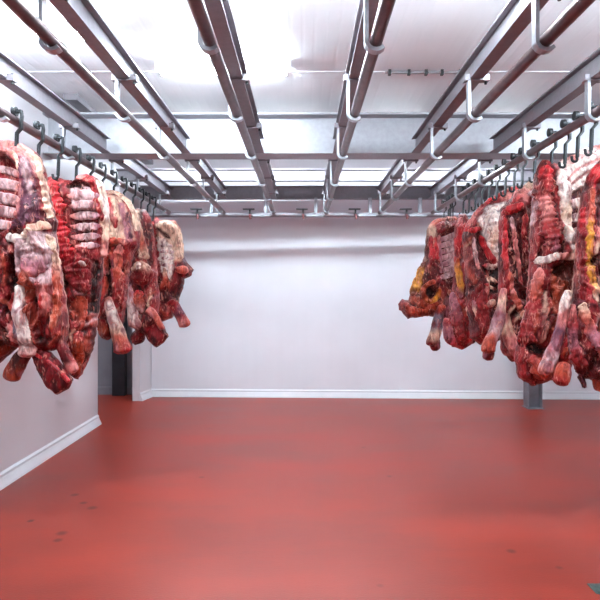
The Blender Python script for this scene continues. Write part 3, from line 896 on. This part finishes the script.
c.limb('cut_flap', [(102, 246, 3), (111, 243, 3), (122, 242, 3), (132, 245, 3)], ('org', 'brt', 'slm', 'pnk'), up=.6, amp=.25)
c.limb('muscle_strip', [(114, 204, 3.4), (117, 216, 3.4), (121, 230, 3)], ('brt', 'pnk', 'fle'), up=.2, amp=.3)
c.limb('foreleg', [(112, 252, 4), (107, 265, 5.5), (104, 285, 7), (102, 305, 7.5), (99, 318, 6)], ('slm', 'slm', 'slm', 'fle', 'fle'), up=.45)
c.limb('shank', [(113, 296, 3.4), (116, 310, 5), (119, 325, 6.2), (123, 338, 7), (126, 348, 9), (127, 353, 8)], ('slm', 'wht', 'wht', 'crm', 'slm', 'brt'), up=.9, amp=.16)
c.limb('shank_tendon', [(117, 326, 2), (120, 335, 2.6), (122, 342, 2)], ('gry', 'prp', 'pnk'), up=4)
c.limb('muscle_strip', [(126, 246, 4), (121, 262, 4.5), (121, 285, 5), (124, 305, 4)], ('pnk', 'slm', 'fle', 'red'), up=.3)
c.limb('fat_rim', [(104, 194, 2.6), (116, 194, 2.6), (127, 201, 2.8), (134, 213, 2.8), (138, 232, 2.8)], ('pnk', 'crm', 'crm', 'crm'), up=-.1)
c.limb('meat_flap', [(105, 318, 6), (106, 330, 7), (108, 340, 5)], ('red', 'org', 'red'), up=.1)

d = Side('beef_side', 6.9,
         [(131, 214), (137, 208), (145, 209), (150, 216), (154, 230), (156, 250), (158, 275), (160, 300), (158, 318), (150, 332), (140, 336), (132, 326), (129, 295), (130, 250)],
         .17, ('fle', 'red', 'drk'),
         [st([(138, 214, 4), (142, 235, 4), (147, 255, 4)], 'crm', .02), st([(134, 225, 2.5), (137, 250, 2.5)], 'mau', 0), st([(150, 228, 2.5), (153, 262, 2)], 'drk', -.03)],
         'fourth side of beef in left row, square red slab at lower end', seed=7.9, rail=0)
d.limb('fat_rim', [(137, 211, 3), (141, 226, 3.2), (145, 242, 3.2), (150, 260, 3)], ('crm', 'crm', 'slm', 'crm'), up=.2)
d.limb('foreleg', [(131, 258, 3), (131, 278, 4.4), (134, 298, 5.4), (137, 312, 5.8), (139, 324, 7), (139, 328, 6.5)], ('slm', 'gry', 'mau', 'pal', 'wht', 'pnk'), up=.9, amp=.14)
d.limb('shoulder_muscle', [(143, 262, 9), (145, 274, 12), (145, 286, 10)], ('crm', 'red', 'red'), up=.1)
d.limb('knuckle', [(141, 267, 4), (147, 267, 4)], ('wht', 'wht'), up=2.4)
d.limb('muscle_strip', [(141, 290, 6), (143, 302, 6.5), (146, 312, 6)], ('brt', 'slm', 'pal'), up=.7, amp=.3)
d.limb('meat_flap', [(133, 332, 6.5), (139, 338, 8), (143, 342, 6)], ('drk', 'red', 'drk'), up=.0)
d.flap('neck_slab', [(138, 318), (146, 312), (156, 312), (165, 324), (170, 336), (165, 343), (158, 347), (150, 341)], 'red', 'drk', thick=.06, extra=.05)
d.limb('slab_edge', [(150, 308, 4), (158, 316, 3.4), (166, 329, 2.6)], ('pnk', 'slm', 'fle'), up=1.5, off=.12)

e = Side('beef_side', 7.8,
         [(150, 234), (151, 224), (156, 217), (164, 221), (174, 220), (180, 227), (183, 240), (184, 254), (188, 264), (194, 270), (192, 276), (184, 279), (184, 288), (180, 296),
          (178, 308), (172, 318), (162, 322), (153, 312), (149, 285), (149, 255)],
         .18, ('red', 'drk', 'fle'),
         [pg([(158, 225), (174, 222), (182, 232), (183, 262), (172, 262), (162, 240)], 'crm', .0, f=3),
          pg([(159, 238), (168, 240), (176, 252), (176, 270), (172, 280), (164, 272), (160, 255)], 'wht', -.03, f=2),
          st([(160, 230, 1.8), (168, 236, 1.8), (172, 239, 1.5)], 'drk', -.03), st([(152, 262, 3), (158, 290, 4)], 'brn', 0, o=.8), st([(166, 296, 7)], 'drk', -.06, f=5),
          st([(181, 265, 2.2), (182, 288, 2.2)], 'drk', -.02), st([(183, 245, 1.6), (186, 262, 1.6)], 'gry', 0)],
         'farthest side of beef in left row, smooth cream fat back', seed=9.2, rail=0)
e.spine([(154, 222, 3.6), (154, 236, 4.4), (157, 252, 3.6), (160, 268, 3), (162, 284, 2.6)], ('brt', 'fle', 'fle', 'red', 'drk'), step=4.5)
e.ribs([[(163, 247, 1.6), (169, 246, 1.7), (175, 247, 1.5)], [(163, 253, 1.6), (170, 252, 1.7), (176, 253, 1.5)], [(164, 259, 1.6), (170, 259, 1.7), (176, 259, 1.5)], [(165, 266, 1.6), (171, 265, 1.7), (176, 265, 1.5)]], ('mau', 'wht', 'pal'))
e.limb('fat_rim', [(160, 226, 4), (170, 226, 4.4), (177, 233, 4.4), (180, 246, 4), (182, 260, 3.4)], ('crm', 'crm', 'crm', 'crm'), up=.0)
e.limb('flank_flap', [(178, 270, 3), (185, 270, 4), (190, 272, 3)], ('fle', 'slm', 'pnk'), up=.3)
e.limb('tendon_strip', [(167, 268, 2), (170, 282, 2.4), (172, 292, 2)], ('crm', 'slm', 'red'), up=.7)
e.limb('shank', [(172, 300, 5), (177, 308, 5.4), (182, 317, 5), (186, 324, 5.6), (187, 327, 5.2)], ('red', 'fle', 'prp', 'pnk', 'slm'), up=.3, amp=.15)
e.limb('meat_flap', [(160, 300, 6), (158, 314, 6)], ('red', 'slm'), up=.2)

# ------------------------------------------------------------------ right row, from the near end
a = Side('beef_side', 4.15,
         [(580, 210), (583, 192), (588, 175), (600, 160), (616, 150), (634, 150), (640, 200), (640, 300), (634, 372), (612, 384), (594, 380), (582, 378), (572, 362), (568, 330), (573, 300), (576, 250)],
         .15, ('drk', 'red', 'fle'),
         [pg([(590, 184), (604, 176), (630, 176), (634, 300), (598, 310), (592, 260), (588, 210)], 'drk', -.07, f=5),
          st([(597, 210, 2), (600, 250, 2), (602, 285, 2)], 'mau', .02), st([(579, 225, 2.6), (580, 270, 3), (580, 300, 3)], 'brt', 0, o=.6),
          pg([(586, 178), (600, 164), (620, 156), (620, 166), (600, 176), (588, 190)], 'brt', 0, f=3, o=.8),
          pg([(574, 345), (600, 350), (610, 378), (582, 378)], 'drk', 0, f=4)],
         'nearest side of beef in right row, edged with yellow fat', seed=11.4, rail=5)
a.limb('fat_strip', [(586, 190, 2), (585, 210, 2), (583, 232, 2.6), (582, 255, 3), (584, 280, 3), (587, 302, 2.4)], ('org', 'slm', 'yel', 'yel', 'yel', 'crm'), up=.3, amp=.2, label='yellow fat strip')
a.limb('red_rim', [(588, 178, 3.2), (597, 168, 4), (608, 162, 4)], ('brt', 'brt', 'pnk'), up=.1)
a.limb('red_rim', [(581, 208, 2.4), (579, 240, 2.8), (578, 275, 3), (577, 300, 3)], ('brt', 'red', 'fle', 'red'), up=.0)
a.limb('tendon_strip', [(592, 208, 1.8), (594, 240, 2), (599, 275, 2.2), (603, 310, 2)], ('drk', 'mau', 'pnk', 'red'), up=.2)
a.limb('shank', [(569, 290, 3.4), (564, 306, 5), (561, 324, 5), (556, 342, 5.4), (550, 358, 6.6), (546, 370, 8), (546, 375, 7.5)], ('crm', 'wht', 'pnk', 'prp', 'mau', 'pal', 'slm'), up=.8, amp=.16)
a.limb('shank_tendon', [(556, 342, 2.6), (552, 356, 3.4), (549, 368, 3)], ('mau', 'gry', 'gry'), up=2.4)
a.limb('leg_stump', [(558, 360, 5), (556, 372, 8), (552, 383, 7)], ('slm', 'org', 'brt'), up=.4, off=.10)
a.limb('leg_muscle', [(572, 304, 3.6), (570, 322, 5), (571, 342, 4.6), (577, 362, 6), (582, 374, 7)], ('pnk', 'fle', 'mau', 'fle', 'drk'), up=.4)
a.limb('leg_muscle', [(577, 302, 3.4), (579, 322, 4.4), (585, 340, 5), (595, 354, 6.5), (606, 362, 6)], ('crm', 'slm', 'mau', 'pnk', 'fle'), up=.9)
a.limb('muscle_strip', [(592, 320, 6), (600, 340, 7), (612, 356, 7)], ('red', 'drk', 'drk'), up=.1)
a.limb('leg_stump', [(596, 368, 6), (595, 382, 6.5), (595, 390, 5.5)], ('red', 'org', 'org'), up=.2, off=.06)
a.limb('meat_shred', [(576, 374, 3), (580, 382, 2.4), (581, 387, 1.6)], ('drk', 'blk', 'blk'), up=.2, off=.05)

b = Side('beef_side', 4.75,
         [(533, 188), (536, 172), (542, 160), (548, 162), (556, 164), (570, 157), (586, 150), (602, 144), (606, 160), (600, 200), (592, 250), (586, 300), (576, 345), (566, 372),
          (552, 380), (532, 386), (518, 378), (515, 358), (521, 330), (527, 300), (530, 262), (531, 225)],
         .16, ('fle', 'red', 'drk'),
         [pg([(548, 178), (556, 167), (572, 158), (600, 147), (604, 165), (586, 184), (580, 200), (562, 200), (553, 190)], 'wht', 0, f=3),
          st([(556, 186, 1.2), (570, 172, 1.2), (596, 160, 1.2)], 'brt', -.01, o=.7), st([(562, 188, 1), (578, 176, 1.2), (596, 168, 1.4)], 'fle', -.01, o=.8),
          pg([(563, 196), (582, 186), (586, 200), (582, 255), (570, 258), (563, 240)], 'drk', -.06, f=3),
          st([(557, 190, 5), (557, 215, 5), (560, 240, 4), (563, 255, 3)], 'wht', .02), st([(568, 200, 1.6), (568, 212, 1.2)], 'prp', -.01),
          pg([(545, 268), (560, 262), (576, 262), (580, 290), (572, 325), (552, 325), (543, 300)], 'brn', -.07, f=4),
          pg([(546, 275), (560, 282), (566, 300), (560, 322), (548, 318)], 'org', .05, f=5), st([(565, 295, 3), (570, 300, 3)], 'blk', -.02),
          st([(528, 346, 5), (534, 350, 4)], 'blk', -.07, f=4), pg([(520, 352), (540, 356), (556, 368), (540, 382), (522, 376)], 'red', .02, f=4)],
         'second side of beef in right row, white fat back and hollow chest', seed=13.3, rail=5)
b.spine([(541, 168, 5), (540, 184, 6.5), (540, 202, 7), (541, 220, 7), (544, 240, 6.5), (548, 254, 5)], ('brt', 'fle', 'pnk', 'fle', 'mau'), up=.1)
b.limb('fat_column', [(552, 178, 5), (555, 195, 5.4), (557, 212, 5), (558, 230, 4.6), (562, 246, 4), (564, 256, 3)], ('wht', 'wht', 'crm', 'wht', 'wht'), up=.1, amp=.2, label='white fat column')
b.limb('fat_back', [(552, 170, 5), (566, 164, 6), (582, 156, 6), (598, 150, 5)], ('wht', 'pnk', 'wht', 'pnk'), up=-.2, amp=.2)
b.ribs([[(560, 206, 4.6), (572, 205, 5), (588, 202, 4.6)], [(562, 220, 4.8), (573, 219, 5), (588, 217, 4.6)], [(563, 234, 4.8), (574, 233, 5), (587, 232, 4.4)],
        [(564, 247, 4.6), (574, 247, 4.8), (586, 246, 4)]], ('pal', 'wht', 'pal'))
b.limb('breastbone', [(532, 263, 4.4), (540, 260, 3.6), (552, 257, 3.4), (566, 259, 3.4), (576, 263, 3)], ('wht', 'wht', 'pnk', 'crm', 'slm'), up=.8, amp=.2)
b.limb('chest_wall', [(535, 268, 4.5), (533, 288, 5), (530, 308, 5.5), (524, 328, 5.5), (519, 346, 5)], ('pnk', 'slm', 'fle', 'fle', 'red'), up=.3)
b.limb('chest_wall', [(544, 270, 4), (549, 288, 4.6), (550, 310, 5), (547, 332, 6), (545, 350, 5)], ('slm', 'org', 'slm', 'slm', 'org'), up=.4, amp=.2)
b.limb('chest_wall', [(572, 266, 4), (575, 285, 4), (570, 306, 5), (564, 328, 5), (560, 348, 4)], ('slm', 'crm', 'slm', 'org', 'red'), up=.2)
b.limb('neck_muscle', [(522, 352, 6), (532, 366, 8), (544, 376, 7)], ('fle', 'slm', 'red'), up=.2, amp=.25)
b.limb('neck_muscle', [(545, 352, 6), (540, 366, 6.5), (528, 376, 5)], ('slm', 'red', 'org'), up=.4, amp=.25)
b.limb('meat_flap', [(556, 345, 6), (560, 362, 6.5), (556, 374, 5)], ('org', 'red', 'drk'), up=.2)

c = Side('beef_side', 5.4,
         [(499, 222), (501, 209), (508, 201), (516, 192), (526, 183), (537, 178), (544, 186), (544, 240), (542, 300), (534, 340), (524, 358), (512, 362), (502, 354), (499, 330), (498, 290)],
         .16, ('drk', 'red', 'fle'),
         [pg([(503, 214), (518, 212), (522, 250), (522, 300), (506, 300)], 'drk', -.06, f=3), pg([(521, 208), (536, 204), (540, 290), (524, 295)], 'brn', -.04, f=3, o=.8),
          st([(520, 200, 3), (532, 186, 3)], 'pnk', 0), st([(525, 196, 3)], 'pal', .01)],
         'third side of beef in right row, dark inside, bright red top corner', seed=15.1, rail=5)
c.limb('red_block', [(501, 214, 4.5), (509, 210, 5), (517, 206, 5)], ('brt', 'brt', 'brt'), up=.4, amp=.2)
c.limb('fat_back', [(510, 204, 4), (520, 194, 4.4), (530, 186, 4.4), (539, 182, 3.6)], ('brt', 'pnk', 'crm', 'fle'), up=.2, amp=.25)
c.limb('fat_strip', [(508, 218, 1.8), (511, 240, 2.2), (514, 262, 2.2), (517, 285, 1.8)], ('pal', 'pnk', 'pnk', 'fle'), up=.5, label='pale fat strip')
c.limb('red_rim', [(502, 216, 2.4), (502, 245, 2.6), (503, 275, 2.6), (505, 300, 2.6)], ('brt', 'brt', 'fle', 'red'), up=.2)
c.limb('red_rim', [(520, 216, 2.4), (520, 245, 2.4), (521, 275, 2.4)], ('brt', 'red', 'drk'), up=.2)
c.ribs([[(524, 216 + 9 * k, 2.2), (531, 215 + 9 * k, 2.4), (537, 214 + 9 * k, 2)] for k in range(8)], ('red', 'mau', 'brn'))
c.limb('tendon_strip', [(505, 272, 2.4), (508, 290, 3), (513, 306, 2.8), (519, 320, 2.2)], ('slm', 'pnk', 'slm', 'crm'), up=1.2)
c.limb('foreleg', [(501, 312, 4.6), (504, 330, 6.5), (510, 346, 7), (514, 355, 6)], ('pnk', 'crm', 'pnk', 'fle'), up=.3)
c.limb('muscle_strip', [(524, 300, 5), (527, 322, 6), (522, 342, 6)], ('red', 'fle', 'red'), up=.2)
c.limb('shank', [(499, 288, 2.8), (496, 306, 4.6), (493, 320, 5.4), (488, 334, 6), (483, 346, 7), (482, 352, 6.6)], ('pnk', 'crm', 'mau', 'pal', 'slm', 'org'), up=.6, amp=.15, off=.14)
c.limb('leg_stump', [(483, 344, 5), (484, 352, 5.6), (483, 359, 5)], ('red', 'drk'), up=.1, off=.12)

d = Side('beef_side', 6.2,
         [(462, 236), (466, 226), (475, 214), (484, 203), (494, 195), (506, 189), (518, 186), (520, 210), (516, 260), (512, 310), (506, 335), (494, 344), (480, 345), (470, 338), (466, 300), (464, 265)],
         .17, ('drk', 'red', 'fle'),
         [pg([(474, 222), (484, 208), (500, 204), (502, 240), (498, 262), (486, 262), (480, 240)], 'wht', .02, f=2), st([(495, 236, 2), (497, 243, 2)], 'red', -.02),
          st([(488, 214, .9), (496, 213, .9)], 'gry', -.005), st([(489, 224, .9), (497, 224, .9)], 'gry', -.005), pg([(468, 234), (477, 232), (484, 262), (490, 270), (480, 290), (470, 270)], 'drk', -.04, f=3),
          pg([(480, 268), (499, 266), (502, 292), (486, 294)], 'blk', -.06, f=3), pg([(496, 196), (516, 190), (514, 200), (498, 204)], 'pnk', 0, f=2)],
         'fourth side of beef in right row, broad white backbone near top', seed=17.7, rail=5)
d.limb('red_rim', [(464, 232, 2.4), (472, 219, 2.4), (482, 207, 2.4), (493, 199, 2.4), (506, 192, 2.6), (517, 189, 2.4)], ('brt', 'pnk', 'brt', 'fle', 'brt'), up=.2)
d.spine([(487, 212, 6), (488, 226, 6.4), (490, 240, 5.6), (492, 256, 4.4)], ('wht', 'wht', 'crm', 'wht'), step=6, up=.0)
d.limb('red_block', [(465, 232, 3), (471, 231, 3.4), (477, 231, 3)], ('brt', 'brt', 'fle'), up=.5)
d.limb('fat_strip', [(470, 238, 1.6), (472, 255, 2), (475, 270, 1.8)], ('pal', 'pal', 'pnk'), up=.5, label='pale fat strip')
d.limb('muscle_strip', [(477, 236, 2.4), (483, 252, 3), (490, 266, 2.6)], ('brt', 'brt', 'fle'), up=.4)
d.limb('cut_flap', [(479, 266, 2.6), (488, 266, 3), (497, 264, 2.6)], ('brt', 'wht', 'fle'), up=.6, amp=.3)
d.ribs([[(481, 276, 1.5), (488, 279, 1.8), (494, 283, 1.4)], [(480, 284, 1.5), (487, 287, 1.6), (494, 290, 1.4)], [(484, 270, 1.4), (485, 280, 1.5), (484, 290, 1.4)]], ('brt', 'crm', 'fle'))
d.limb('knuckle', [(484, 300, 5), (488, 306, 5.4)], ('crm', 'slm'), up=.5)
d.limb('muscle_strip', [(478, 290, 5), (478, 312, 6), (480, 332, 6)], ('red', 'fle', 'red'), up=.2)
d.limb('muscle_strip', [(492, 312, 5), (494, 328, 5.4), (490, 340, 4)], ('drk', 'red', 'drk'), up=.1)
d.limb('tendon_strip', [(470, 300, 2), (474, 314, 2.4), (481, 322, 2)], ('mau', 'crm', 'pnk'), up=1.6)

e = Side('beef_side', 6.9,
         [(454, 240), (455, 226), (459, 215), (464, 213), (472, 222), (476, 250), (478, 290), (478, 325), (474, 344), (462, 350), (452, 347), (447, 330), (450, 296), (454, 270)],
         .17, ('red', 'fle', 'drk'),
         [st([(470, 240, 1.6), (472, 280, 2), (474, 296, 2)], 'blk', -.05), st([(453, 240, 2.5), (453, 262, 3)], 'brt', 0, o=.7)],
         'fifth side of beef in right row, narrow with two yellow fat strips', seed=19.9, rail=5)
e.limb('red_rim', [(460, 218, 3), (458, 228, 3), (457, 245, 3), (456, 258, 2.6)], ('pnk', 'brt', 'brt', 'red'), up=.2)
e.limb('fat_strip', [(456, 258, 2), (457, 272, 3), (458, 288, 2.8), (457, 298, 2)], ('slm', 'yel', 'yel', 'mau'), up=.5, label='yellow fat strip')
e.limb('fat_strip', [(464, 258, 2), (466, 272, 2.8), (468, 288, 3), (469, 298, 2)], ('slm', 'yel', 'yel', 'org'), up=.5, label='yellow fat strip')
e.limb('muscle_strip', [(462, 224, 3), (463, 242, 3.4), (461, 258, 3)], ('brt', 'brt', 'fle'), up=.3)
e.limb('tendon_strip', [(468, 232, 1.6), (469, 252, 2), (472, 275, 1.8)], ('brt', 'pal', 'pal'), up=.4)
e.limb('muscle_strip', [(452, 292, 4), (454, 312, 5.4), (458, 332, 5.6), (456, 345, 4)], ('mau', 'mau', 'fle', 'red'), up=.4)
e.limb('muscle_strip', [(465, 298, 4), (467, 318, 5.4), (466, 340, 5)], ('fle', 'red', 'brt'), up=.4)
e.limb('tendon_strip', [(462, 306, 1.8), (466, 318, 2.2), (473, 325, 2)], ('crm', 'crm', 'crm'), up=2)
e.limb('meat_flap', [(446, 318, 4), (448, 334, 5), (452, 345, 4)], ('fle', 'mau', 'brt'), up=.3)

f = Side('beef_side', 7.7,
         [(426, 238), (428, 226), (436, 220), (446, 217), (458, 217), (464, 224), (466, 260), (464, 300), (456, 318), (446, 324), (436, 318), (428, 316), (420, 317), (408, 319), (399, 310), (398, 304), (402, 299), (408, 300),
          (413, 286), (418, 272), (424, 258)],
         .18, ('red', 'drk', 'brn'),
         [pg([(438, 236), (458, 224), (461, 250), (456, 276), (444, 282), (438, 262)], 'drk', -.06, f=3), st([(430, 230, 3), (432, 245, 2.6)], 'crm', 0),
          st([(433, 240, 2), (434, 258, 2)], 'brt', 0), st([(419, 275, 2), (416, 290, 2.4)], 'yel', .01, o=.8), pg([(410, 296), (440, 300), (436, 318), (408, 318)], 'org', .0, f=3, o=.8),
          st([(410, 306, 2.5), (420, 310, 2)], 'drk', -.02), st([(428, 292, 4.5)], 'blk', -.08, f=3)],
         'farthest side of beef in right row, dry orange brown flank spread sideways', seed=21.1, rail=5)
f.limb('fat_rim', [(429, 231, 3), (434, 224, 3), (443, 220, 3), (456, 220, 3)], ('crm', 'slm', 'brn', 'org'), up=.0)
f.ribs([[(436, 241 + 6.2 * k, 2.4), (447, 238 + 6.2 * k, 2.8), (458, 232 + 6.2 * k, 2.6)] for k in range(7)], ('mau', 'pal', 'mau'))
f.limb('flank_strip', [(436, 236, 1.5), (437, 252, 1.6), (439, 270, 1.5)], ('pnk', 'mau', 'pal'), up=.3)
f.limb('red_rim', [(429, 236, 2.4), (430, 252, 2.4), (428, 266, 2.4)], ('red', 'brt', 'red'), up=.3)
f.limb('dry_ring', [(432, 281, 2.4), (423, 286, 2.4), (421, 295, 2.6), (427, 301, 2.6), (434, 297, 2.4), (436, 288, 2.2)], ('slm', 'org', 'org', 'yel', 'org'), up=.6, label='orange dried membrane ring')
f.limb('flank_flap', [(424, 262, 3), (417, 280, 3.6), (411, 296, 3.6)], ('brn', 'yel', 'brn'), up=.2)
f.limb('flank_flap', [(402, 302, 3.6), (408, 309, 4), (420, 312, 4), (432, 311, 3.6)], ('red', 'slm', 'org', 'brn'), up=.2, amp=.25)
f.limb('shank', [(439, 304, 3.4), (436, 318, 4.6), (434, 330, 5.2), (430, 340, 6), (430, 345, 6)], ('slm', 'gry', 'gry', 'crm', 'red'), up=.6, amp=.16)
f.limb('leg_stump', [(432, 336, 5), (433, 344, 5.4), (435, 350, 4)], ('red', 'drk'), up=.2, off=.10)
f.limb('muscle_strip', [(443, 296, 4), (446, 312, 5), (448, 330, 5), (450, 342, 4)], ('brn', 'mau', 'fle', 'red'), up=.3)
